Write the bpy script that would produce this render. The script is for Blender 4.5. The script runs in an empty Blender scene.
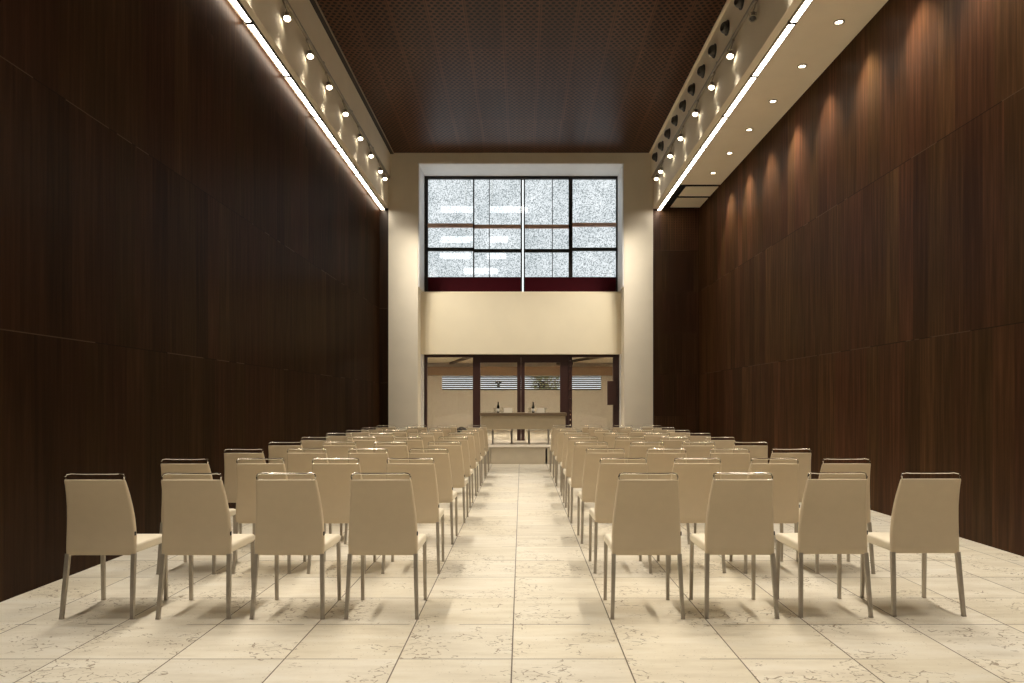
import bpy, bmesh, math, random
from mathutils import Vector, Matrix
random.seed(7)
S = bpy.context.scene
COL = S.collection
PI = math.pi

# ------------------------------------------------------------------ camera
F = 728.0; VX, VY, H = 521.5, 403.0, 1.35
cam = bpy.data.cameras.new('camera'); camo = bpy.data.objects.new('camera', cam); COL.objects.link(camo)
camo.location = (0, 0, H); camo.rotation_euler = (PI/2, 0, 0)
cam.sensor_width = 36; cam.lens = F/1024*36
cam.shift_x = -(VX-512)/1024; cam.shift_y = (VY-341.5)/1024
cam.clip_end = 200
S.camera = camo
def PX(px, D): return (px-VX)*D/F
def PZ(py, D): return H + (VY-py)*D/F

S.view_settings.view_transform = 'Standard'
S.view_settings.look = 'None'
S.view_settings.gamma = 1
S.view_settings.use_curve_mapping = False
S.view_settings.exposure = 0.34
S.cycles.use_denoising = True
S.cycles.max_bounces = 10
S.cycles.diffuse_bounces = 6
S.cycles.glossy_bounces = 4
S.cycles.transparent_max_bounces = 12
S.cycles.sample_clamp_indirect = 4
S.cycles.caustics_reflective = False
S.cycles.caustics_refractive = False
S.cycles.use_adaptive_sampling = False

# ------------------------------------------------------------------ materials
class N:
    def __init__(s, name):
        s.m = bpy.data.materials.new(name); s.m.use_nodes = True
        s.t = s.m.node_tree; s.t.nodes.clear()
        s.out = s.t.nodes.new('ShaderNodeOutputMaterial')
    def n(s, typ, **kw):
        nd = s.t.nodes.new(typ)
        for k, v in kw.items():
            if k == 'ins':
                for i, x in v.items():
                    if hasattr(x, 'is_output'): s.t.links.new(x, nd.inputs[i])
                    else: nd.inputs[i].default_value = x
            else: setattr(nd, k, v)
        return nd
    def math(s, op, a, b=0.0, c=None):
        ins = {0: a, 1: b}
        if c is not None: ins[2] = c
        return s.n('ShaderNodeMath', operation=op, ins=ins).outputs[0]
    def mix(s, f, a, b):
        nd = s.n('ShaderNodeMix', data_type='RGBA')
        for i, x in ((0, f), (6, a), (7, b)):
            if hasattr(x, 'is_output'): s.t.links.new(x, nd.inputs[i])
            else: nd.inputs[i].default_value = x
        return nd.outputs[2]
    def ramp(s, x, stops):
        r = s.n('ShaderNodeValToRGB'); s.t.links.new(x, r.inputs[0])
        e = r.color_ramp.elements
        while len(e) < len(stops): e.new(0.5)
        for el, (p, c) in zip(e, stops):
            el.position = p; el.color = c if len(c) == 4 else (*c, 1)
        return r.outputs[0]
    def obj(s): return s.n('ShaderNodeTexCoord').outputs['Object']
    def xyz(s, v):
        q = s.n('ShaderNodeSeparateXYZ', ins={0: v}); return q.outputs
    def noise(s, v, scale, detail=3, rough=.5):
        return s.n('ShaderNodeTexNoise', ins={'Vector': v, 'Scale': scale, 'Detail': detail, 'Roughness': rough}).outputs['Fac']
    def mapv(s, v, sc): return s.n('ShaderNodeVectorMath', operation='MULTIPLY', ins={0: v, 1: sc}).outputs[0]
    def bsdf(s, col, rough=.5, metal=0, spec=.5, bump=None, bstr=.2, bdist=.01, **kw):
        b = s.n('ShaderNodeBsdfPrincipled')
        for k, x in (('Base Color', col), ('Roughness', rough), ('Metallic', metal), ('Specular IOR Level', spec), *kw.items()):
            if hasattr(x, 'is_output'): s.t.links.new(x, b.inputs[k])
            else: b.inputs[k].default_value = x
        if bump is not None:
            bp = s.n('ShaderNodeBump', ins={'Strength': bstr, 'Distance': bdist, 'Height': bump})
            s.t.links.new(bp.outputs[0], b.inputs['Normal'])
        s.t.links.new(b.outputs[0], s.out.inputs[0]); return b
    def surf(s, sh): s.t.links.new(sh, s.out.inputs[0])

def c4(r, g, b): return (r, g, b, 1)

def plain(name, col, rough=.5, metal=0, spec=.5, var=.06, scale=6, **kw):
    q = N(name); v = q.obj(); f = q.noise(v, scale, 4)
    lo = tuple(x*(1-var) for x in col); hi = tuple(min(1, x*(1+var)) for x in col)
    q.bsdf(q.ramp(f, [(.3, lo), (.7, hi)]), rough, metal, spec, **kw); return q.m

def emission(name, col, st):
    q = N(name); e = q.n('ShaderNodeEmission', ins={0: c4(*col), 1: st}); q.surf(e.outputs[0]); return q.m

def wood_wall(name, axis, pitch_z, tone=1.0, holes=False):
    """dark walnut veneer leaves, vertical grain; axis is the horizontal axis along the wall (0 x, 1 y)"""
    q = N(name); v = q.obj(); x, y, z = q.xyz(v)
    u = (x, y)[axis]
    row = q.math('FLOOR', q.math('DIVIDE', z, pitch_z))
    leaf = q.math('FLOOR', q.math('DIVIDE', q.math('ADD', u, q.math('MULTIPLY', row, .17)), .31))
    wn = q.n('ShaderNodeTexWhiteNoise', noise_dimensions='2D', ins={0: q.n('ShaderNodeCombineXYZ', ins={0: leaf, 1: row}).outputs[0]})
    sep = q.n('ShaderNodeSeparateColor', ins={0: wn.outputs['Color']}).outputs
    off = q.n('ShaderNodeCombineXYZ', ins={0: q.math('MULTIPLY', u, 1), 1: q.math('ADD', q.math('MULTIPLY', z, .035), q.math('MULTIPLY', sep[1], 9)), 2: row}).outputs[0]
    g1 = q.noise(off, 22, 6, .62)
    off2 = q.n('ShaderNodeCombineXYZ', ins={0: u, 1: q.math('MULTIPLY', z, .09), 2: q.math('MULTIPLY', sep[2], 4)}).outputs[0]
    g2 = q.noise(off2, 3.0, 3, .5)
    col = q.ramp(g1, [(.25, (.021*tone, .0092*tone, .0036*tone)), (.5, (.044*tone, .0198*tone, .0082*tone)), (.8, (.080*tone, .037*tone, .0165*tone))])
    k = q.math('ADD', .58, q.math('ADD', q.math('MULTIPLY', sep[0], .50), q.math('MULTIPLY', g2, .3)))
    hs = q.n('ShaderNodeHueSaturation', ins={'Hue': q.math('ADD', .49, q.math('MULTIPLY', sep[2], .018)), 'Saturation': 1.0, 'Value': k, 'Color': col}).outputs[0]
    # thin horizontal seams between the rows of panels, paler in broken stretches
    fz = q.math('ABSOLUTE', q.math('SUBTRACT', q.math('FRACT', q.math('ADD', q.math('DIVIDE', z, pitch_z), .5)), .5))
    line = q.math('MULTIPLY', q.math('LESS_THAN', fz, .0045/pitch_z), q.math('LESS_THAN', z, 5.2))
    paler = q.math('GREATER_THAN', q.noise(v, 1.3, 2), .5)
    hs = q.mix(q.math('MULTIPLY', line, .85), hs, q.mix(paler, c4(.012, .006, .004), c4(.10, .066, .04)))
    if holes:
        fx = q.math('SUBTRACT', q.math('FRACT', q.math('DIVIDE', u, .06)), .5); fy = q.math('SUBTRACT', q.math('FRACT', q.math('DIVIDE', z, .06)), .5)
        d = q.math('SQRT', q.math('ADD', q.math('MULTIPLY', fx, fx), q.math('MULTIPLY', fy, fy)))
        hs = q.mix(q.math('MULTIPLY', q.math('LESS_THAN', d, .26), .7), hs, c4(.006, .004, .003))
    df = q.n('ShaderNodeBsdfDiffuse', ins={0: hs, 1: .3})
    gl = q.n('ShaderNodeBsdfGlossy', ins={0: c4(.9, .85, .8), 1: .33})
    ms = q.n('ShaderNodeMixShader', ins={0: .022, 1: df.outputs[0], 2: gl.outputs[0]})
    q.surf(ms.outputs[0])
    return q.m

def ceiling_mat():
    q = N('perforated walnut ceiling'); v = q.obj(); x, y, z = q.xyz(v)
    PW, PL = .6, 1.6
    row = q.math('FLOOR', q.math('DIVIDE', y, .08))
    fx = q.math('MULTIPLY', q.math('SUBTRACT', q.math('FRACT', q.math('ADD', q.math('DIVIDE', x, .10), q.math('MULTIPLY', row, .5))), .5), .10)
    fy = q.math('MULTIPLY', q.math('SUBTRACT', q.math('FRACT', q.math('DIVIDE', y, .08)), .5), .08)
    d = q.math('SQRT', q.math('ADD', q.math('MULTIPLY', fx, fx), q.math('MULTIPLY', fy, fy)))
    hole = q.math('LESS_THAN', d, .030)
    px = q.math('ABSOLUTE', q.math('SUBTRACT', q.math('FRACT', q.math('ADD', q.math('DIVIDE', q.math('ADD', x, .3), PW), .5)), .5))
    py = q.math('ABSOLUTE', q.math('SUBTRACT', q.math('FRACT', q.math('ADD', q.math('DIVIDE', y, PL), .5)), .5))
    edge = q.math('MAXIMUM', q.math('LESS_THAN', px, .028/PW), q.math('LESS_THAN', py, .028/PL))
    joint = q.math('MAXIMUM', q.math('LESS_THAN', px, .003/PW), q.math('LESS_THAN', py, .003/PL))
    hole = q.math('MULTIPLY', hole, q.math('SUBTRACT', 1, edge))
    off = q.mapv(v, (18, .6, 1)); g = q.noise(off, 1.0, 5, .6)
    pan = q.n('ShaderNodeTexWhiteNoise', noise_dimensions='2D', ins={0: q.n('ShaderNodeCombineXYZ', ins={0: q.math('FLOOR', q.math('DIVIDE', q.math('ADD', x, .3), PW)), 1: q.math('FLOOR', q.math('DIVIDE', y, PL))}).outputs[0]}).outputs[0]
    col = q.ramp(g, [(.3, (.085, .038, .021)), (.7, (.125, .059, .034))])
    col = q.n('ShaderNodeHueSaturation', ins={'Hue': .5, 'Saturation': 1, 'Value': q.math('ADD', .85, q.math('MULTIPLY', pan, .3)), 'Color': col}).outputs[0]
    col = q.mix(q.math('MAXIMUM', hole, q.math('MULTIPLY', joint, .8)), col, c4(.007, .005, .004))
    q.bsdf(col, .33, 0, .09); return q.m

def floor_mat():
    q = N('travertine tiles'); v = q.obj(); x, y, z = q.xyz(v)
    X0, Y0, T = -.05, 3.84, .6
    tx = q.math('DIVIDE', q.math('SUBTRACT', x, X0), T); ty = q.math('DIVIDE', q.math('SUBTRACT', y, Y0), T)
    ix, iy = q.math('FLOOR', tx), q.math('FLOOR', ty)
    wn = q.n('ShaderNodeTexWhiteNoise', noise_dimensions='2D', ins={0: q.n('ShaderNodeCombineXYZ', ins={0: ix, 1: iy}).outputs[0]})
    sep = q.n('ShaderNodeSeparateColor', ins={0: wn.outputs['Color']}).outputs
    loc = q.n('ShaderNodeCombineXYZ', ins={0: q.math('ADD', x, q.math('MULTIPLY', sep[0], 13)), 1: q.math('ADD', y, q.math('MULTIPLY', sep[1], 17)), 2: q.math('MULTIPLY', sep[2], 5)}).outputs[0]
    bands = q.noise(q.mapv(loc, (1.2, 5.5, 1)), 1.6, 5, .6)
    fine = q.noise(loc, 28, 4, .6)
    col = q.ramp(bands, [(.3, (.61, .55, .44)), (.52, (.70, .645, .53)), (.72, (.75, .71, .615))])
    col = q.n('ShaderNodeHueSaturation', ins={'Hue': .5, 'Saturation': q.math('ADD', .85, q.math('MULTIPLY', sep[2], .25)), 'Value': q.math('ADD', .90, q.math('ADD', q.math('MULTIPLY', sep[0], .10), q.math('MULTIPLY', fine, .09))), 'Color': col}).outputs[0]
    # the pits of the stone: small dark worm-like holes gathered in patches
    warp = q.n('ShaderNodeVectorMath', operation='ADD', ins={0: loc, 1: q.mapv(q.n('ShaderNodeTexNoise', ins={'Vector': loc, 'Scale': 9.0, 'Detail': 2}).outputs['Color'], (.06, .06, 0))}).outputs[0]
    vor = q.n('ShaderNodeTexVoronoi', feature='DISTANCE_TO_EDGE', ins={'Vector': q.mapv(warp, (1, 1.5, 1)), 'Scale': 13.0}).outputs['Distance']
    crk = q.math('LESS_THAN', vor, .042)
    brk = q.math('GREATER_THAN', q.noise(loc, 26, 2, .6), .50)
    patch = q.math('GREATER_THAN', q.noise(loc, 2.2, 3, .6), .535)
    pits = q.math('MULTIPLY', q.math('MULTIPLY', crk, brk), patch)
    dots = q.math('MULTIPLY', q.math('GREATER_THAN', q.noise(q.mapv(loc, (1, 1.6, 1)), 58, 2, .5), .70), q.math('GREATER_THAN', q.noise(loc, 5, 3), .45))
    pits = q.math('MAXIMUM', pits, dots)
    col = q.mix(q.math('MULTIPLY', pits, .74), col, c4(.20, .15, .09))
    jx = q.math('ABSOLUTE', q.math('SUBTRACT', q.math('FRACT', q.math('ADD', tx, .5)), .5)); jy = q.math('ABSOLUTE', q.math('SUBTRACT', q.math('FRACT', q.math('ADD', ty, .5)), .5))
    gap = q.math('MULTIPLY', q.math('GREATER_THAN', q.noise(v, 1.7, 2), .45), .9)
    joint = q.math('MAXIMUM', q.math('MULTIPLY', q.math('LESS_THAN', jx, .0036/T), .95), q.math('MULTIPLY', q.math('LESS_THAN', jy, .0040/T), gap))
    col = q.mix(joint, col, c4(.09, .065, .04))
    q.bsdf(col, .38, 0, .32); return q.m

def speckle_glass():
    q = N('frosted speckled panes with daylight glow'); v = q.obj()
    a = q.noise(v, 38, 2, .6); b = q.noise(v, 1.3, 2)
    sp = q.ramp(a, [(.36, (.20, .22, .215)), (.47, (.56, .60, .60)), (.58, (.86, .89, .90))])
    tone = q.ramp(b, [(.3, (.72, .74, .74)), (.7, (1, 1, 1))])
    col = q.n('ShaderNodeMix', data_type='RGBA', blend_type='MULTIPLY', ins={0: 1.0, 6: sp, 7: tone}).outputs[2]
    e = q.n('ShaderNodeEmission', ins={0: col, 1: 1.0})  # emission stands in for daylight coming through the panes
    tr = q.n('ShaderNodeBsdfTransparent', ins={0: c4(.9, .95, 1)})
    m1 = q.n('ShaderNodeMixShader', ins={0: .25, 1: e.outputs[0], 2: tr.outputs[0]})
    gl = q.n('ShaderNodeBsdfGlossy', ins={0: c4(.9, .9, .9), 1: .08})
    m2 = q.n('ShaderNodeMixShader', ins={0: .05, 1: m1.outputs[0], 2: gl.outputs[0]})
    q.surf(m2.outputs[0]); return q.m

def clear_glass(name, tint=(.93, .94, .93), refl=.06):
    q = N(name)
    tr = q.n('ShaderNodeBsdfTransparent', ins={0: c4(*tint)})
    gl = q.n('ShaderNodeBsdfGlossy', ins={0: c4(1, 1, 1), 1: .02})
    m = q.n('ShaderNodeMixShader', ins={0: refl, 1: tr.outputs[0], 2: gl.outputs[0]})
    q.surf(m.outputs[0]); return q.m

M = dict(
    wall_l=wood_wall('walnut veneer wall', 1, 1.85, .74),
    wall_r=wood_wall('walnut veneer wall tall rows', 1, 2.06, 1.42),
    wall_b=wood_wall('walnut veneer wall behind', 0, 1.85),
    wall_e=wood_wall('dark perforated end panel', 0, 1.03, 1.5, True),
    wall_p=wood_wall('dark end strip', 0, 1.85, .55),
    ceiling=ceiling_mat(), floor=floor_mat(),
    plaster=plain('warm white plaster', (.80, .74, .62), .85, var=.03, scale=2),
    spandrel=plain('cream panel', (.84, .76, .58), .7, var=.02, scale=2),
    soffit=plain('beige plasterboard', (.90, .80, .63), .8, var=.02, scale=3),
    jamb=plain('white jamb paint', (.88, .88, .88), .5, var=.02),
    darkmetal=plain('dark bronze metal', (.02, .016, .014), .4, .3),
    frame=plain('reddish brown door frame', (.045, .018, .015), .4, var=.1),
    black=plain('black rubber', (.012, .011, .01), .5),
    brownrail=plain('brown rail', (.55, .36, .28), .5),
    burgundy=plain('burgundy panel', (.045, .0015, .005), .6, 0, .1),
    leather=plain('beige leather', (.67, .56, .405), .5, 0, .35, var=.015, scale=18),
    leather_lit=plain('lit-toned beige leather', (.78, .705, .56), .48, 0, .35, var=.015, scale=18),  # same leather as the backrest, lightened to imitate light from above
    chrome=plain('polished chrome', (.80, .77, .70), .16, 1, var=.03),
    nickel=plain('brushed nickel', (.44, .40, .34), .42, .6, var=.06, scale=30),
    trackmetal=plain('dull aluminium', (.42, .37, .29), .4, .6),
    dark=plain('dark recess', (.012, .01, .009), .8),
    eyeball=plain('grey eyeball', (.075, .065, .055), .45),
    nozzle=plain('grey nozzle', (.03, .027, .024), .5),
    strip=emission('fluorescent diffuser', (1, .915, .78), 19.0),
    hallfill=emission('added hall fill', (1, .9, .76), 150.0),
    lamp=emission('lamp bulb', (1, .88, .68), 22.0),
    down=emission('downlight bulb', (1, .88, .68), 14.0),
    speckle=speckle_glass(), glass=clear_glass('clear door glass', (.86, .86, .84), .05),
    drink=clear_glass('drinking glass', (.95, .96, .95), .14),
    tube=emission('window tube lamp', (1, .98, .94), 9.0),
    table=plain('beige table laminate', (.50, .42, .29), .45, var=.04),
    tabletop=plain('brown table top', (.22, .16, .10), .35, var=.08),
    steel=plain('steel table leg', (.36,.34,.31), .35, .8),
    stage=plain('beige stage boards', (.68, .61, .49), .6, var=.04),
    stagetop=plain('stage carpet', (.55, .48, .38), .8, var=.06, scale=30),
    hallwall=plain('hall plaster', (.72, .65, .54), .85, var=.04),
    hallfloor=plain('hall floor', (.40, .35, .27), .5),
    hallceil=plain('hall ceiling paint', (.88, .80, .66), .8),
    hallbeam=plain('hall beam', (.34, .22, .13), .6, var=.05),
    halldark=plain('dark rafters', (.07, .04, .02), .6),
    slat=plain('louvre slats', (.10, .075, .045), .5),
    leaf=plain('sunlit green leaf tone', (.45, .48, .16), .5, var=.3),  # brightened colour stands in for sunlight on the foliage
    paper=plain('white card', (.62, .57, .47), .6, var=.02),
    bottle=plain('dark bottle glass', (.01, .012, .008), .12, 0, .6),
    label=plain('pale bottle label', (.80, .80, .78), .6),
    bag=plain('black fabric', (.012, .01, .01), .8),
)

# ------------------------------------------------------------------ mesh helpers
def bm_new(): return bmesh.new()
def box(bm, x0, x1, y0, y1, z0, z1, bev=0, seg=2):
    r = bmesh.ops.create_cube(bm, size=1)
    vs = r['verts']
    for v in vs:
        v.co = Vector(((x0+x1)/2 + v.co.x*(x1-x0), (y0+y1)/2 + v.co.y*(y1-y0), (z0+z1)/2 + v.co.z*(z1-z0)))
    if bev:
        es = list({e for v in vs for e in v.link_edges})
        bmesh.ops.bevel(bm, geom=es, offset=bev, segments=seg, profile=.5, affect='EDGES')
def loft(bm, rings, cap=True, closed=False):
    """rings: lists of points, same length"""
    R = [[bm.verts.new(p) for p in r] for r in rings]
    n = len(R[0]); K = len(R)
    for i in range(K if closed else K-1):
        a, b = R[i], R[(i+1) % K]
        for j in range(n):
            bm.faces.new((a[j], a[(j+1) % n], b[(j+1) % n], b[j]))
    if cap and not closed:
        bm.faces.new(R[0][::-1]); bm.faces.new(R[-1])
def tube(bm, pts, r, n=8, closed=False, square=False):
    pts = [Vector(p) for p in pts]; K = len(pts); rings = []
    rr = r if isinstance(r, (list, tuple)) else [r]*K
    up = Vector((0, 0, 1))
    for i, p in enumerate(pts):
        if closed: t = pts[(i+1) % K]-pts[i-1]
        else: t = pts[min(i+1, K-1)]-pts[max(i-1, 0)]
        t.normalize()
        ref = up if abs(t.z) < .9 else Vector((0, 1, 0))
        a = t.cross(ref).normalized(); b = t.cross(a).normalized()
        if square: offs = [(1, 1), (-1, 1), (-1, -1), (1, -1)]
        else: offs = [(math.cos(2*PI*k/n), math.sin(2*PI*k/n)) for k in range(n)]
        rings.append([p+(a*u+b*w)*rr[i] for u, w in offs])
    loft(bm, rings, True, closed)
def lathe(bm, prof, n=20, mat=Matrix.Identity(4)):
    rings = [[mat @ Vector((r*math.cos(2*PI*k/n), r*math.sin(2*PI*k/n), z)) for k in range(n)] for r, z in prof]
    loft(bm, rings)
def obj(name, bm, mat, parent=None, smooth=False, loc=None):
    bmesh.ops.recalc_face_normals(bm, faces=bm.faces[:])
    me = bpy.data.meshes.new(name); bm.to_mesh(me); bm.free()
    me.materials.append(mat)
    if smooth:
        for p in me.polygons: p.use_smooth = True
        try: me.set_sharp_from_angle(angle=math.radians(40))
        except Exception: pass
    o = bpy.data.objects.new(name, me); COL.objects.link(o)
    if parent: o.parent = parent
    if loc: o.location = loc
    return o
def tag(o, label, cat, group=None, kind=None):
    o['label'] = label; o['category'] = cat
    if group: o['group'] = group
    if kind: o['kind'] = kind
    return o
def thing(name, label, cat, loc=(0, 0, 0), rz=0, group=None, kind=None):
    o = bpy.data.objects.new(name, None); COL.objects.link(o); o.empty_display_size = .1
    o.location = loc; o.rotation_euler = (0, 0, rz)
    return tag(o, label, cat, group, kind)
def dup(root, loc, rz, label, group=None):
    r = root.copy(); COL.objects.link(r); r.location = loc
    r.rotation_euler = (root.rotation_euler[0], root.rotation_euler[1], rz)
    r['label'] = label
    if group: r['group'] = group
    for ch in list(root.children):
        c = ch.copy(); COL.objects.link(c); c.parent = r
        for g in ch.children:
            d = g.copy(); COL.objects.link(d); d.parent = c
    return r
def struct(name, bm, mat, label, cat, smooth=False):
    return tag(obj(name, bm, mat, None, smooth), label, cat, None, 'structure')
def boxes(*bs):
    bm = bm_new()
    for b in bs: box(bm, *b)
    return bm
ORD = ['zeroth', 'first', 'second', 'third', 'fourth', 'fifth', 'sixth', 'seventh', 'eighth', 'ninth', 'tenth', 'eleventh', 'twelfth', 'thirteenth', 'fourteenth', 'fifteenth', 'sixteenth', 'seventeenth', 'eighteenth']

# ------------------------------------------------------------------ room shell
XL, XR = -3.53, 4.41          # wood walls
FL, FR = -3.31, 3.27          # fascia faces / white end wall edges
YE = 18.1                     # end wall plane
YB = -3.0                     # wall behind the camera
ZC = 7.57; ZS = 6.19; ZT = 6.96
PH, YP = .377, 16.1           # stage height, front

struct('floor', boxes((XL-.1, XR+.1, YB, YE+.2, -.1, 0)), M['floor'], 'pale travertine tile floor with thin dark joints', 'floor')
struct('ceiling', boxes((-3.26, 3.26, YB, YE+.1, ZC, ZC+.1)), M['ceiling'], 'dark perforated wood ceiling between the two light rails', 'ceiling')
struct('wall_left', boxes((XL-.2, XL, YB, YE, 0, ZS+.2)), M['wall_l'], 'dark walnut panelled wall left of the chairs', 'wall')
struct('wall_right', boxes((XR, XR+.2, YB, YE, 0, ZS+.2)), M['wall_r'], 'reddish walnut panelled wall right of the chairs', 'wall')
struct('wall_back', boxes((XL-.2, XR+.2, YB-.2, YB, 0, ZC+.1)), M['wall_b'], 'walnut panelled wall behind the viewer', 'wall')

OL, OR_, OT = -2.575, 2.55, 7.32    # opening in the end wall
struct('wall_end', boxes((FL, OL, YE, YE+1.3, 0, ZC+.1), (OR_, FR, YE, YE+1.3, 0, ZC+.1), (OL, OR_, YE, YE+1.3, OT, ZC+.1)),
       M['plaster'], 'cream plaster end wall framing the tall niche', 'wall')
struct('wall_end_strip', boxes((XL-.2, FL, YE, YE+.3, 0, ZS)), M['wall_p'], 'narrow dark strip where the left wood wall meets the end wall', 'wall')
struct('wall_end_panel', boxes((FR, XR+.2, YE+.05, YE+.3, 0, ZS+.12)), M['wall_e'], 'dark perforated panel between the end wall and right wood wall', 'wall')
struct('trim_1', boxes((OL, OR_, 18.6, 19.32, 2.60, 4.17), (OL, OR_, 18.95, 19.32, 4.17, 4.25)), M['spandrel'], 'cream panel between the upper window and the glass doors', 'wall panel')

# light boxes along both sides
struct('trim_2', boxes((XL-.2, FL, YB, YE, ZS, ZT), (XL-.2, FL+.05, YB, YE, ZT, ZC+.1)), M['soffit'], 'beige light box above the left wood wall', 'soffit')
PX0, PX1 = 3.52, XR+.2
struct('trim_3', boxes((FR, PX0, YB, YE+.05, ZS, ZS+.12), (PX0, PX1, YB, 16.14, ZS, ZS+.12), (FR, FR+.1, YB, YE+.05, ZS+.12, ZT),
                       (FR-.05, FR+.1, YB, YE+.05, ZT, ZC+.1), (FR, PX1, YB, YE+.05, ZC, ZC+.1)), M['soffit'], 'wide beige soffit with downlights above the right wood wall', 'soffit')
struct('trim_4', boxes((PX0, PX1, 16.14, YE+.05, ZS+.115, ZS+.16)), M['dark'], 'dark recess around the two access hatches in the right soffit', 'soffit')
for k, (a, b) in enumerate(((16.30, 17.05), (17.20, 18.02))):
    h = thing('access_hatch', ['beige square hatch in the right soffit nearer the viewer', 'beige square hatch in the right soffit touching the end panel'][k], 'hatch', (4.03, (a+b)/2, ZS), 0, 'soffit hatches')
    bm = bm_new(); box(bm, -.35, .38, -(b-a)/2, (b-a)/2, 0, .010); obj('hatch_panel', bm, M['soffit'], h)
    bm = bm_new(); box(bm, -.33, .36, -(b-a)/2+.02, (b-a)/2-.02, .010, .115); obj('hatch_box', bm, M['dark'], h)
# dark edge trims of the ceiling
struct('trim_5', boxes((FL+.05, FL+.13, YB, YE, ZC-.03, ZC)), M['darkmetal'], 'dark metal edge of the ceiling on the left', 'trim')
struct('trim_6', boxes((FR-.10, FR-.05, YB, YE, ZC-.025, ZC)), M['soffit'], 'thin beige edge of the ceiling on the right', 'trim')
struct('trim_7', boxes((FL+.13, FL+.145, YB, YE, ZC-.035, ZC-.005)), M['trackmetal'], 'thin bright line along the left ceiling edge', 'trim')

# ------------------------------------------------------------------ light rails and spotlights
def rail(x, label):
    t = thing('light_rail', label, 'light rail', (x, 0, ZT-.02), 0, 'spotlight rails')
    bm = bm_new(); box(bm, -.022, .022, -2.5, 18.05, -.02, .02, .004, 1); obj('track', bm, M['trackmetal'], t)
    for y in range(4, 18, 2):
        bm = bm_new(); box(bm, -.03, .03, y-.03, y+.03, .018, .03); obj('clip', bm, M['trackmetal'], t)
RXL, RXR = FL+.03, FR-.03
rail(RXL, 'thin metal spotlight rail on the left light box')
rail(RXR, 'thin metal spotlight rail on the right light box')

def spotlight(x, s, label, lit=True):
    """s = +1 when the room is towards +x"""
    t = thing('spotlight', label, 'spotlight', (x, 0, ZT-.04), 0, 'rail spotlights')
    bm = bm_new(); box(bm, -.02, .02, -.05, .05, -.035, 0, .005, 1); obj('adaptor', bm, M['trackmetal'], t)
    bm = bm_new(); tube(bm, [(0, 0, -.03), (0, .03, -.07), (s*.015, .035, -.11), (s*.03, .02, -.15)], .008, 8)
    tube(bm, [(s*.03-.045, .02, -.20), (s*.03-.05, .02, -.15), (s*.03+.05, .02, -.15), (s*.03+.045, .02, -.20)], .006, 6)
    obj('bracket', bm, M['trackmetal'], t, True)
    d = Vector((s*.18, -.42, -.9)).normalized()
    hm = Matrix.Translation((s*.03, .01, -.205)) @ d.to_track_quat('Z', 'Y').to_matrix().to_4x4()
    bm = bm_new(); lathe(bm, [(.016, -.075), (.028, -.06), (.032, -.02), (.045, .02), (.054, .05), (.056, .06), (.049, .06), (.040, .045)], 20, hm)
    hd = obj('lamp_head', bm, M['trackmetal'], t, True)
    bm = bm_new(); lathe(bm, [(.044, .050), (.040, .058), (.022, .064), (.002, .066)], 16, hm)
    obj('bulb', bm, M['lamp'] if lit else M['nozzle'], t, True)
    return t
SPOT_Y = [17.29, 16.75, 15.70, 14.66, 13.42, 12.28, 11.18, 10.08, 8.95, 7.8, 6.65, 5.5, 4.35, 3.2]
LIGHTS = []
def add_spot(name, loc, target, energy, size, blend, col=(1, .905, .76), rad=.05):
    L = bpy.data.lights.new(name, 'SPOT'); L.energy = energy; L.spot_size = math.radians(size); L.spot_blend = blend
    L.color = col; L.shadow_soft_size = rad
    o = bpy.data.objects.new(name, L); COL.objects.link(o); o.location = loc
    o.rotation_euler = (Vector(target)-Vector(loc)).to_track_quat('-Z', 'Y').to_euler(); return o
protoL = protoR = None
for k, y in enumerate(SPOT_Y):
    for side, x, s in (('left', RXL, 1), ('right', RXR, -1)):
        near = ORD[k+1]+' from the end wall' if k else 'closest to the end wall'
        lab = f'small metal spotlight on the {side} rail, {near}'
        if side == 'right' and k == 7:
            t = spotlight(x, s, 'small unlit spotlight on the right rail, the only one off', False); t.location.y = y; continue
        if side == 'left':
            if protoL is None: t = protoL = spotlight(x, s, lab); t.location.y = y
            else: t = dup(protoL, (x, y, ZT-.04), 0, lab)
        else:
            if protoR is None: t = protoR = spotlight(x, s, lab); t.location.y = y
            else: t = dup(protoR, (x, y, ZT-.04), 0, lab)
        lx = x+s*.09; lz = ZT-.375
        if k < 3: add_spot('spot_beam', (lx, y-.085, lz), (x+s*(1.3, 2.4, 3.2)[k], 18.3, (1.5, 2.0, 2.0)[k]), (120, 280, 300)[k], 72, 1.0, rad=.09)
        else: add_spot('spot_beam', (lx, y-.085, lz), (lx+s*2.2, y-1.0, 0), 230, 78, 1.0, rad=.06)

# ------------------------------------------------------------------ strip lights
def strip(x, label):
    t = thing('ceiling_strip_light', label, 'strip light', (x, 0, ZS), 0, 'fluorescent strip lights')
    bm = bm_new(); fl = -.012 if x < 0 else -.036
    box(bm, -.052, -.036, -.75, .75, fl, .006); box(bm, .036, .052, -.75, .75, -.036, .006)
    box(bm, -.036, .036, -.75, .75, -.008, 0)
    obj('housing', bm, M['darkmetal'] if x < 0 else M['trackmetal'], t)
    for s in (-1, 1):
        bm = bm_new(); box(bm, -.055, .055, s*.738-.014, s*.738+.014, -.038, 0); obj('end_cap', bm, M['darkmetal'], t)
    bm = bm_new(); box(bm, -.036, .036, -.724, .724, -.034, -.008); obj('diffuser', bm, M['strip'], t)
    return t
for side, x in (('left wood wall', -3.445), ('right soffit', 3.43)):
    p = None
    for k in range(13):
        y = 17.515 - 1.51*k
        lab = f'glowing strip light under the {side}, {ORD[k+1]+" from the end wall" if k else "touching the end wall"}'
        if side.startswith('left'): lab = lab.replace('under the', 'along the top of the')
        if p is None: p = strip(x, lab); p.location.y = y
        else: dup(p, (x, y, ZS), 0, lab)

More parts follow.
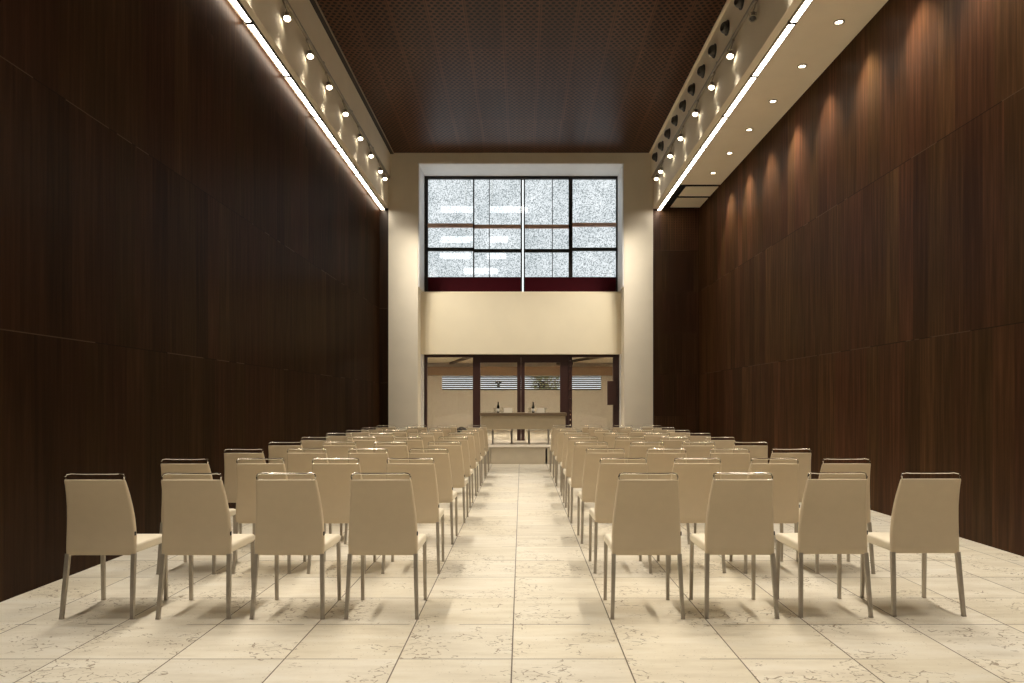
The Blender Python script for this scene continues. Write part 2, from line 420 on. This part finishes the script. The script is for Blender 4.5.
# ------------------------------------------------------------------ downlights
def downlight(label):
    t = thing('downlight', label, 'downlight', (4.03, 0, ZS), 0, 'recessed downlights')
    bm = bm_new(); lathe(bm, [(.068, 0), (.068, -.014), (.052, -.016), (.046, -.004), (.046, 0)], 24); obj('ring', bm, M['trackmetal'], t, True)
    bm = bm_new(); lathe(bm, [(.043, -.001), (.043, -.003), (.03, -.005), (.002, -.006)], 20); obj('bulb', bm, M['down'], t, True)
    return t
p = None
for k in range(14):
    y = 15.3 - 1.212*k
    lab = f'small round downlight in the right soffit, {ORD[k+1]+" from the hatches" if k else "next to the hatches"}'
    if p is None: p = downlight(lab); p.location.y = y
    else: dup(p, (4.03, y, ZS), 0, lab)
    add_spot('downlight_beam', (4.03, y, ZS-.03), (5.45, y, 0), 230, 68, 1.0)
# three lamps beyond the last visible ring light the panels under the hatches

# ------------------------------------------------------------------ air nozzles on the right
def nozzle(label):
    t = thing('air_nozzle', label, 'air nozzle', (FR-.05, 0, 7.21), 0, 'round air nozzles')
    R = Matrix.Rotation(-PI/2, 4, 'Y')
    bm = bm_new(); lathe(bm, [(.112, 0), (.112, .018), (.104, .026), (.094, .026), (.090, .006)], 28, R); obj('ring', bm, M['nozzle'], t, True)
    R2 = R @ Matrix.Rotation(.3, 4, 'X')
    bm = bm_new(); lathe(bm, [(.085, -.01), (.091, .03), (.086, .06), (.074, .085), (.062, .096), (.056, .094), (.050, .06), (.045, .045), (.002, .045)], 24, R2); obj('eyeball', bm, M['eyeball'], t, True)
    return t
p = None
for k in range(13):
    y = 17.34 - .746*k
    lab = f'round dark air nozzle above the right rail, {ORD[k+1]+" from the end wall" if k else "closest to the end wall"}'
    if p is None: p = nozzle(lab); p.location.y = y
    else: dup(p, (FR-.05, y, 7.21), 0, lab)

# ------------------------------------------------------------------ upper window
DW = 19.15
w = thing('window_1', 'tall frosted speckled window above the glass doors', 'window', (0, DW, 0), 0, None, 'structure')
def wx(p): return PX(p, DW)
def wz(p): return PZ(p, DW)
def wbox(name, mat, *rs, y0=-.04, y1=.04):
    bm = bm_new()
    for (a, b, c, d) in rs: box(bm, wx(a), wx(b), y0, y1, wz(d), wz(c))
    return obj(name, bm, mat, w)
wbox('frame', M['darkmetal'], (424.6, 428.2, 174.6, 293), (615.8, 617.4, 174.6, 293), (428.2, 615.8, 174.6, 179.6), y0=-.06)
wbox('mullion', M['darkmetal'], (473.1, 474.4, 179.6, 278))
wbox('mullion', M['darkmetal'], (489.0, 489.7, 179.6, 278), y0=-.02, y1=.02)
wbox('mullion', M['darkmetal'], (520.6, 522.1, 175, 293), (523.7, 525.0, 175, 293))
wbox('clear_strip', M['glass'], (522.1, 523.7, 174.6, 293), (423.2, 424.6, 174.6, 293), (617.4, 619.6, 174.6, 293), y0=-.003, y1=.003)
wbox('mullion', M['darkmetal'], (552.0, 552.7, 179.6, 278), y0=-.02, y1=.02)
wbox('mullion', M['darkmetal'], (568.6, 572.4, 179.6, 278), y0=-.07)
wbox('rail', M['brownrail'], (428, 473.2, 224.0, 227.8), y0=-.07); wbox('rail', M['brownrail'], (474.4, 521, 225, 228.6), y0=-.05)
wbox('rail', M['brownrail'], (524.8, 568.7, 225, 228.6), y0=-.05); wbox('rail', M['brownrail'], (572.4, 616, 223.4, 226.9), y0=-.07)
wbox('rail', M['black'], (428, 473.2, 248, 251.4), y0=-.06); wbox('rail', M['black'], (474.4, 521, 249.3, 252.6), y0=-.05)
wbox('rail', M['black'], (524.8, 568.7, 249.3, 252.6), y0=-.05); wbox('rail', M['black'], (572.4, 616, 248, 251.2), y0=-.06)
for a, b in ((428, 473.2), (474.4, 489), (489.7, 521), (524.8, 552), (552.7, 568.7), (572.4, 616)):
    wbox('pane', M['speckle'], (a, b, 179.6, 277.5), y0=.012, y1=.018)
wbox('spandrel', M['burgundy'], (428, 521, 277.2, 293.5), (524.8, 616, 277.2, 293.5), y0=-.03, y1=.03)
# tube lamps hanging behind the frosted panes
def tube_lamp(px0, px1, py, label, D=19.7):
    t = thing('tube_lamp', label, 'lamp', ((PX(px0, D)+PX(px1, D))/2, D, PZ(py, D)), 0, 'tube lamps behind the window')
    L = (PX(px1, D)-PX(px0, D))/2
    bm = bm_new(); tube(bm, [(-L, 0, 0), (L, 0, 0)], .085, 10); obj('lamp_tube', bm, M['tube'], t, True)
    bm = bm_new(); box(bm, -L-.03, L+.03, .05, .12, -.03, .03); obj('holder', bm, M['jamb'], t)
for px, nm in ((466, 'trim_14'), (492, 'trim_15')):
    struct(nm, boxes((PX(px, 19.83)-.02, PX(px, 19.83)+.02, 19.82, 19.86, 2.9, 7.9)), M['jamb'], 'white post carrying tube lamps behind the window, '+('left pane' if px == 466 else 'middle pane'), 'post')
tube_lamp(441, 473, 209.5, 'glowing tube behind the left pane, above the brown rail')
tube_lamp(489, 527, 209.5, 'glowing tube behind the middle panes, above the brown rail')
tube_lamp(441, 473, 239.5, 'glowing tube behind the left pane, between the two rails')
tube_lamp(489, 508, 239.5, 'short glowing tube behind the middle panes, between the rails')
tube_lamp(440, 471, 256, 'glowing tube behind the left pane, just under the black rail')
tube_lamp(487, 506, 256, 'short glowing tube left of the middle, under the black rail')
tube_lamp(464, 498, 271, 'glowing tube behind the window just above the burgundy band')

# ------------------------------------------------------------------ glass doors
DD = 18.85
g = thing('door_1', 'brown framed glass doors under the cream panel', 'door', (0, DD, 0), 0, None, 'structure')
def gbox(name, mat, *rs, y0=-.04, y1=.04, parent=None):
    bm = bm_new()
    for (a, b, c, d) in rs: box(bm, PX(a, DD), PX(b, DD), y0, y1, PZ(d, DD) if d < 440 else PH, PZ(c, DD))
    return obj(name, bm, mat, parent or g)
gbox('frame', M['frame'], (424.6, 427.4, 352, 445), (612.8, 619.2, 352, 445), (427.4, 612.8, 352, 357.4), y0=-.06)
gbox('post', M['frame'], (473, 480.4, 357.4, 445), y0=-.06); gbox('post', M['frame'], (568.7, 571.9, 357.4, 445), y0=-.07)
lf = gbox('door_leaf', M['frame'], (480.4, 517.2, 357.4, 362.6), (517.2, 520.9, 357.4, 445)); 
rf = gbox('door_leaf', M['frame'], (524.7, 560, 357.4, 362.6), (521.1, 524.7, 357.4, 445), (560, 568.6, 357.4, 445))
gbox('pane', M['glass'], (427.4, 473, 357.4, 445), y0=-.004, y1=.004)
gbox('pane', M['glass'], (571.9, 612.8, 357.4, 445), y0=-.004, y1=.004)
gbox('pane', M['glass'], (480.4, 517.2, 362.6, 445), y0=-.004, y1=.004, parent=lf)
gbox('pane', M['glass'], (524.7, 560, 362.6, 445), y0=-.004, y1=.004, parent=rf)
# small bright chrome spots up the right post
bm = bm_new()
for py in (360, 366, 372, 380, 390, 398, 410, 414, 419, 424, 428): box(bm, PX(569.6, DD), PX(570.6, DD), -.085, -.065, PZ(py+1.4, DD), PZ(py, DD))
obj('post_spots', bm, M['chrome'], g)
# dark ornament marks on the two door leaves
def ornament(cx, parent, ring):
    bm = bm_new(); cz = PZ(384.5, DD); c = PX(cx, DD)
    if not ring:
        for s in (-1, 1):
            tube(bm, [(c+s*.005, -.012, cz-.01), (c+s*.03, -.012, cz+.045), (c+s*.065, -.012, cz+.05), (c+s*.075, -.012, cz+.02)], [.014, .030, .034, .018], 8)
        tube(bm, [(c, -.012, cz-.085), (c, -.012, cz-.04), (c, -.012, cz+.02)], [.045, .038, .026], 8)
    else:
        for a0, a1 in ((.6, 2.0), (2.35, 4.2), (4.7, 6.5)):
            tube(bm, [(c+.075*math.cos(a0+(a1-a0)*k/8), -.012, cz+.075*math.sin(a0+(a1-a0)*k/8)) for k in range(9)], [.008+.012*math.sin(PI*k/8) for k in range(9)], 8)
        tube(bm, [(c, -.012, cz-.03), (c, -.012, cz+.035)], [.014, .010], 8)
    obj('ornament', bm, M['black'], parent, True)
ornament(498.5, lf, False); ornament(541.8, rf, True)
# dark notice box on the right frame
nb = thing('notice_box', 'dark brown box fixed to the right edge of the door frame', 'box', (PX(612.6, 18.72), 18.74, PZ(393, 18.72)))
bm = bm_new(); box(bm, -.135, .135, -.03, .045, -.31, .31, .01, 2); obj('case', bm, M['frame'], nb)
bm = bm_new(); box(bm, -.11, .11, -.034, -.028, -.285, .285); obj('face', bm, M['frame'], nb)
# white jambs beside the doors
struct('trim_8', boxes((OL, OL+.055, 18.62, 18.95, PH, 2.60)), M['jamb'], 'white jamb at the left edge of the glass doors', 'trim')
struct('trim_9', boxes((OR_-.03, OR_, 18.62, 18.95, PH, 2.60)), M['jamb'], 'thin white jamb at the right edge of the glass doors', 'trim')
struct('trim_10', boxes((OL, OL+.03, YE+.02, DW+.05, 4.25, OT), (OR_-.03, OR_, YE+.02, DW+.05, 4.25, OT), (OL, OR_, YE+.02, DW+.05, OT-.02, OT)), M['jamb'], 'white reveal around the upper window', 'trim')

# hall beyond the doors
HB = 26.0
struct('floor_hall', boxes((-5, 5, 18.9, HB+.2, PH-.1, PH)), M['hallfloor'], 'beige floor of the hall beyond the doors', 'floor')
struct('ceiling_hall', boxes((-5, 5, 18.9, HB+.2, 2.78, 2.9)), M['hallceil'], 'cream ceiling of the hall beyond the doors', 'ceiling')
lx0, lx1 = PX(441, HB), PX(602, HB); lz0, lz1 = PZ(390.4, HB), PZ(376, HB)
struct('wall_hall', boxes((-5, lx0, HB, HB+.2, PH, 2.78), (lx1, 5, HB, HB+.2, PH, 2.78), (lx0, lx1, HB, HB+.2, PH, lz0), (lx0, lx1, HB, HB+.2, lz1, 2.78),
                          (-5.2, -5, 18.9, HB, PH, 2.9), (5, 5.2, 18.9, HB, PH, 2.9)), M['hallwall'], 'cream wall of the hall beyond the doors', 'wall')
struct('trim_11', boxes((-5, 5, HB-.25, HB, lz1+.02, PZ(367, HB))), M['hallbeam'], 'brown beam across the far wall of the hall', 'trim')
bm = bm_new()
for (a, b) in (((PX(446, 24), 25.6), (PX(476, 21), 21.0)), ((PX(560, 24), 25.6), (PX(614, 21), 21.0)), ((PX(540, 24), 21.3), (PX(575, 24), 25.6))):
    tube(bm, [(a[0], a[1], 2.755), (b[0], b[1], 2.755)], .05, 4, square=True)
struct('trim_12', bm, M['halldark'], 'dark slanting rafters under the hall ceiling', 'trim')
wl = thing('window_2', 'long louvred window high on the far hall wall', 'window', (0, HB, 0), 0, None, 'structure')
bm = bm_new()
n = 7
for k in range(n):
    z = lz0+(lz1-lz0)*(k+.5)/n
    r = bmesh.ops.create_cube(bm, size=1); mt = Matrix.Translation(((lx0+lx1)/2, .08, z)) @ Matrix.Rotation(.25, 4, 'X') @ Matrix.Diagonal((lx1-lx0, .06, .044, 1))
    bmesh.ops.transform(bm, matrix=mt, verts=r['verts'])
obj('slats', bm, M['slat'], wl)
bm = boxes((lx0-.04, lx0+.03, -.02, .1, lz0-.03, lz1+.03), (lx1-.03, lx1+.04, -.02, .1, lz0-.03, lz1+.03), (lx0, lx1, -.02, .1, lz0-.03, lz0+.01))
obj('frame', bm, M['hallwall'], wl)
# shrub outside the louvres
bm = bm_new(); rnd = random.Random(3)
for k in range(420):
    c = Vector((rnd.gauss(PX(545, 26.8), .30), 26.75+rnd.uniform(-.25, .25), rnd.uniform(1.55, 2.45)))
    R = Matrix.Rotation(rnd.uniform(0, 6.3), 4, 'Z') @ Matrix.Rotation(rnd.uniform(-1, 1), 4, 'X')
    L = rnd.uniform(.05, .10)
    vs = [bm.verts.new(c + R @ Vector(q)) for q in ((0, 0, -L), (L*.4, .01, 0), (0, 0, L), (-L*.4, .01, 0))]
    bm.faces.new(vs)
sh = thing('garden_shrub', 'leafy green shrub outside the louvred window of the hall', 'shrub', (0, 0, 0))
obj('leaves', bm, M['leaf'], sh)
bm = bm_new()
for k in range(5): tube(bm, [(PX(545, 26.8)+.05*k-.1, 26.75, 0), (PX(545, 26.8)+.17*k-.35, 26.75, 2.2)], [.02, .006], 6)
obj('stem', bm, M['hallbeam'], sh)
struct('ground_outside', boxes((-8, 8, HB+.2, 34, -.1, 0)), M['stage'], 'ground outside the hall', 'ground')
# unseen lamps added under the hall ceiling to brighten the hall
for k, x in enumerate((-2.6, 0, 2.6)):
    for m, y in ((1, 21.5),):
        t = thing('added_hall_lamp', 'added unseen lamp on the hall ceiling '+('just inside the doors, ' if m == 0 else 'in the middle of the hall, ')+('left', 'centre', 'right')[k], 'lamp', (x, y, 2.78), 0, 'added hall fill lamps')
        bm = bm_new(); box(bm, -.5, .5, -.12, .12, -.04, 0, .008, 1); obj('housing', bm, M['jamb'], t)
        bm = bm_new(); box(bm, -.46, .46, -.1, .1, -.045, -.041); obj('diffuser', bm, M['hallfill'], t)

# ------------------------------------------------------------------ stage
st = boxes((XL, PX(491, YP)-.012, YP, YE, 0, PH-.03), (PX(491, YP), PX(545.4, YP), YP, YE, 0, PH-.03), (PX(547.2, YP), XR, YP, YE, 0, PH-.03))
struct('trim_13', st, M['stage'], 'low beige stage front beyond the last rows of chairs', 'stage')
struct('floor_stage', boxes((XL, XR, YP-.015, YE+.05, PH-.03, PH), (OL, OR_, YE, 18.95, PH-.03, PH)), M['stagetop'], 'beige top of the low stage below the glass doors', 'stage')

# table on the stage
DT = 17.0
tx0, tx1 = PX(479.7, DT), PX(566.8, DT); tc = (tx0+tx1)/2; hw = (tx1-tx0)/2; th = PZ(412.8, DT)-PH
tb = thing('conference_table', 'long beige table standing on the stage before the doors', 'table', (tc, DT, PH))
bm = bm_new(); box(bm, -hw, hw, 0, .62, th-.07, th, .006, 2); obj('tabletop', bm, M['tabletop'], tb)
bm = bm_new(); box(bm, -hw+.03, hw-.03, .02, .045, PZ(429.2, DT)-PH, th-.07, .004, 1); obj('modesty_panel', bm, M['table'], tb)
for px, y in ((492.7, .06), (511.7, .5), (528.9, .5), (548.3, .06)):
    bm = bm_new(); x = PX(px, DT+y)-tc; tube(bm, [(x, y, .012), (x, y, th-.07)], .022, 12)
    lathe(bm, [(.05, 0), (.05, .008), (.03, .014)], 16, Matrix.Translation((x, y, 0)))
    obj('leg', bm, M['steel'], tb, True)
TZ = PH+th
def on_table(px, dy): return (PX(px, DT+dy), DT+dy, TZ)
def bottle(px, label):
    t = thing('wine_bottle', label, 'bottle', on_table(px, .25), 0, 'bottles on the table')
    bm = bm_new(); lathe(bm, [(.028, 0), (.030, .01), (.030, .14), (.026, .165), (.014, .195), (.013, .25), (.002, .25)], 20); obj('bottle_body', bm, M['bottle'], t, True)
    bm = bm_new(); lathe(bm, [(.0148, .225), (.0152, .228), (.0152, .254), (.002, .256)], 16); obj('cap', bm, M['darkmetal'], t, True)
    bm = bm_new(); lathe(bm, [(.0305, .03), (.0308, .032), (.0308, .095), (.0305, .097)], 20); obj('bottle_label', bm, M['label'], t, True)
bottle(498.2, 'dark bottle with pale label at the left of the table'); bottle(533.2, 'dark bottle with pale label right of the table middle')
def tumbler(px, dy, label):
    t = tag(obj('water_glass', (lambda b: (lathe(b, [(.03, 0), (.036, .12), (.034, .12), (.028, .008), (.002, .008)], 18), b)[1])(bm_new()), M['drink'], None, True, on_table(px, dy)), label, 'glass', 'water glasses on the table')
tumbler(495, .2, 'water glass left of the left bottle'); tumbler(530, .2, 'water glass left of the right bottle')
tumbler(501.6, .3, 'water glass right of the left bottle'); tumbler(545.6, .3, 'water glass right of the right name plate')
def plate(px0, px1, dy, label):
    x0, y, z = on_table(px0, dy); x1 = PX(px1, DT+dy); t = thing('name_plate', label, 'name plate', ((x0+x1)/2, y, z), 0, 'name plates on the table'); L = (x1-x0)/2
    bm = bm_new(); loft(bm, [[(-L, -.05, 0), (L, -.05, 0), (L, -.046, 0), (-L, -.046, 0)], [(-L, -.002, .11), (L, -.002, .11), (L, .002, .11), (-L, .002, .11)], [(-L, .046, 0), (L, .046, 0), (L, .05, 0), (-L, .05, 0)]], False)
    obj('card', bm, M['paper'], t)
plate(504, 512, .3, 'white folded card right of the left bottle'); plate(536.5, 544.5, .3, 'white folded card right of the right bottle')
# black bag on the stage
bg = thing('shoulder_bag', 'small black bag on the stage behind the left chairs', 'bag', (PX(461.7, 16.6), 16.6, PH))
bm = bm_new(); box(bm, -.11, .11, -.06, .06, 0, .40, .03, 3); obj('bag_body', bm, M['bag'], bg, True)
bm = bm_new(); tube(bm, [(-.06, 0, .39), (-.05, 0, .41), (0, 0, .425), (.05, 0, .41), (.06, 0, .39)], .012, 8); obj('handle', bm, M['bag'], bg, True)
bm = bm_new(); box(bm, -.03, .04, -.068, -.058, .29, .325); obj('bag_pale_patch', bm, M['paper'], bg)  # small pale patch on the bag front

# ------------------------------------------------------------------ chairs
def rrect(w, t, n=5, r=None):
    r = r or t*.48; pts = []
    for cx, cy, a0 in ((w/2-r, t/2-r, 0), (-w/2+r, t/2-r, PI/2), (-w/2+r, -t/2+r, PI), (w/2-r, -t/2+r, 1.5*PI)):
        for k in range(n): a = a0+PI/2*k/(n-1); pts.append((cx+r*math.cos(a), cy+r*math.sin(a)))
    return pts
def make_chair():
    t = thing('stacking_chair', '', 'chair', (0, 0, 0), 0, 'rows of beige leather chairs')
    prof = [(.392, .428, .050, .026), (.397, .436, .050, .034), (.44, .439, .052, .037), (.50, .438, .054, .038), (.56, .433, .053, .038), (.63, .424, .047, .037),
            (.70, .411, .035, .035), (.77, .398, .017, .032), (.83, .386, -.004, .029), (.862, .380, -.017, .027), (.871, .376, -.021, .022), (.874, .370, -.0225, .012)]
    bm = bm_new(); rings = []
    for z, w_, y, th_ in prof:
        ring = []
        for (px, py) in rrect(w_, th_):
            bow = .010*(1-(2*px/w_)**2) if z > .45 else .004*(1-(2*px/w_)**2)
            dip = .007*(1-(2*px/w_)**2)*max(0, (z-.80)/.07) if z > .8 else 0
            ring.append((px, y+py+bow, z-dip))
        rings.append(ring)
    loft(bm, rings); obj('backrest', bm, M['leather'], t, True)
    # seat
    bm = bm_new(); rings = []
    for y, w_, z0, z1 in ((.055, .415, .402, .448), (.075, .43, .398, .455), (.20, .440, .397, .463), (.33, .446, .397, .463), (.42, .448, .399, .458), (.455, .442, .403, .450), (.468, .425, .410, .441)):
        h = z1-z0
        rings.append([(a, y, (z0+z1)/2+b) for a, b in rrect(w_, h, 5, .02)])
    loft(bm, rings); obj('seat', bm, M['leather_lit'], t, True)
    for s in (-1, 1):
        bm = bm_new(); pts = [(s*.207, .046, .40), (s*.209, .038, .33), (s*.2125, .026, .22), (s*.217, .013, .10), (s*.2205, .004, .012), (s*.221, .003, .0)]
        tube(bm, pts, [.0125, .0125, .012, .011, .0105, .0122], square=True); obj('leg', bm, M['nickel'], t)
        bm = bm_new(); pts = [(s*.211, .436, .405), (s*.2125, .440, .25), (s*.2145, .447, .012), (s*.215, .448, 0)]
        tube(bm, pts, [.0115, .0115, .0102, .0118], square=True); obj('leg', bm, M['nickel'], t)
    # chrome grip: flat loop above the leather
    loop = []
    yb, zt = -.023, .911
    A = [(-.180, yb, .870), (-.184, yb+.002, .890), (-.178, yb+.006, .906), (-.150, yb+.012, .912), (-.12, yb+.016, .909), (-.06, yb+.022, .908), (0, yb+.024, .908), (.06, yb+.022, .908), (.12, yb+.016, .909),
         (.150, yb+.012, .912), (.178, yb+.006, .906), (.184, yb+.002, .890), (.180, yb, .870), (.14, yb+.003, .8685), (.07, yb+.008, .866), (0, yb+.010, .8655), (-.07, yb+.008, .866), (-.14, yb+.003, .8685)]
    bm = bm_new(); tube(bm, A, .0054, 8, True); obj('grip', bm, M['chrome'], t, True)
    bm = bm_new(); box(bm, .214, .2205, .040, .052, .515, .54, .001, 1); obj('tab', bm, M['black'], t)['label'] = 'small black tab'
    return t
chair = make_chair()
CXL = [-.874, -1.463, -2.05, -2.652]; CXR = [.788, 1.376, 1.966, 2.547]
rowname = ['nearest row', 'second row from the viewer', 'third row from the viewer', 'fourth row from the viewer', 'middle row', 'fourth row from the stage', 'third row from the stage', 'second row from the stage', 'row closest to the stage']
place = ['at the aisle', 'second from the aisle', 'third from the aisle', 'nearest the wood wall']
first = True; rnd = random.Random(11)
for r in range(9):
    for blk, xs in (('left', CXL), ('right', CXR)):
        for i, x in enumerate(xs):
            jx = jy = jr = 0
            if r: jx, jy, jr = rnd.uniform(-.012, .012), rnd.uniform(-.02, .02), rnd.uniform(-.02, .02)
            if blk == 'right': jx += (.0, .025, (0, 0, .02, .035)[i], (0, .02, .02, .03)[i], .01, .01, 0, 0, 0)[r]
            if r == 0: jx, jy = (0, 0) if blk == 'left' else ((0, .003, .013, .031)[i], (0, .01, .035, .06)[i])
            loc = (x+jx, 4.545+1.209*r+jy, 0)
            lab = f'beige leather chair {place[i]}, {rowname[r]}, {blk} block'
            if first: chair.location = loc; chair.rotation_euler = (0, 0, jr); chair['label'] = lab; first = False
            else: dup(chair, loc, jr, lab)

# ------------------------------------------------------------------ daylight outside
W = bpy.data.worlds.new('world'); S.world = W; W.use_nodes = True
nt = W.node_tree; nt.nodes.clear()
o = nt.nodes.new('ShaderNodeOutputWorld'); b = nt.nodes.new('ShaderNodeBackground')
b.inputs[0].default_value = (.90, .95, 1, 1); b.inputs[1].default_value = 1.5
nt.links.new(b.outputs[0], o.inputs[0])
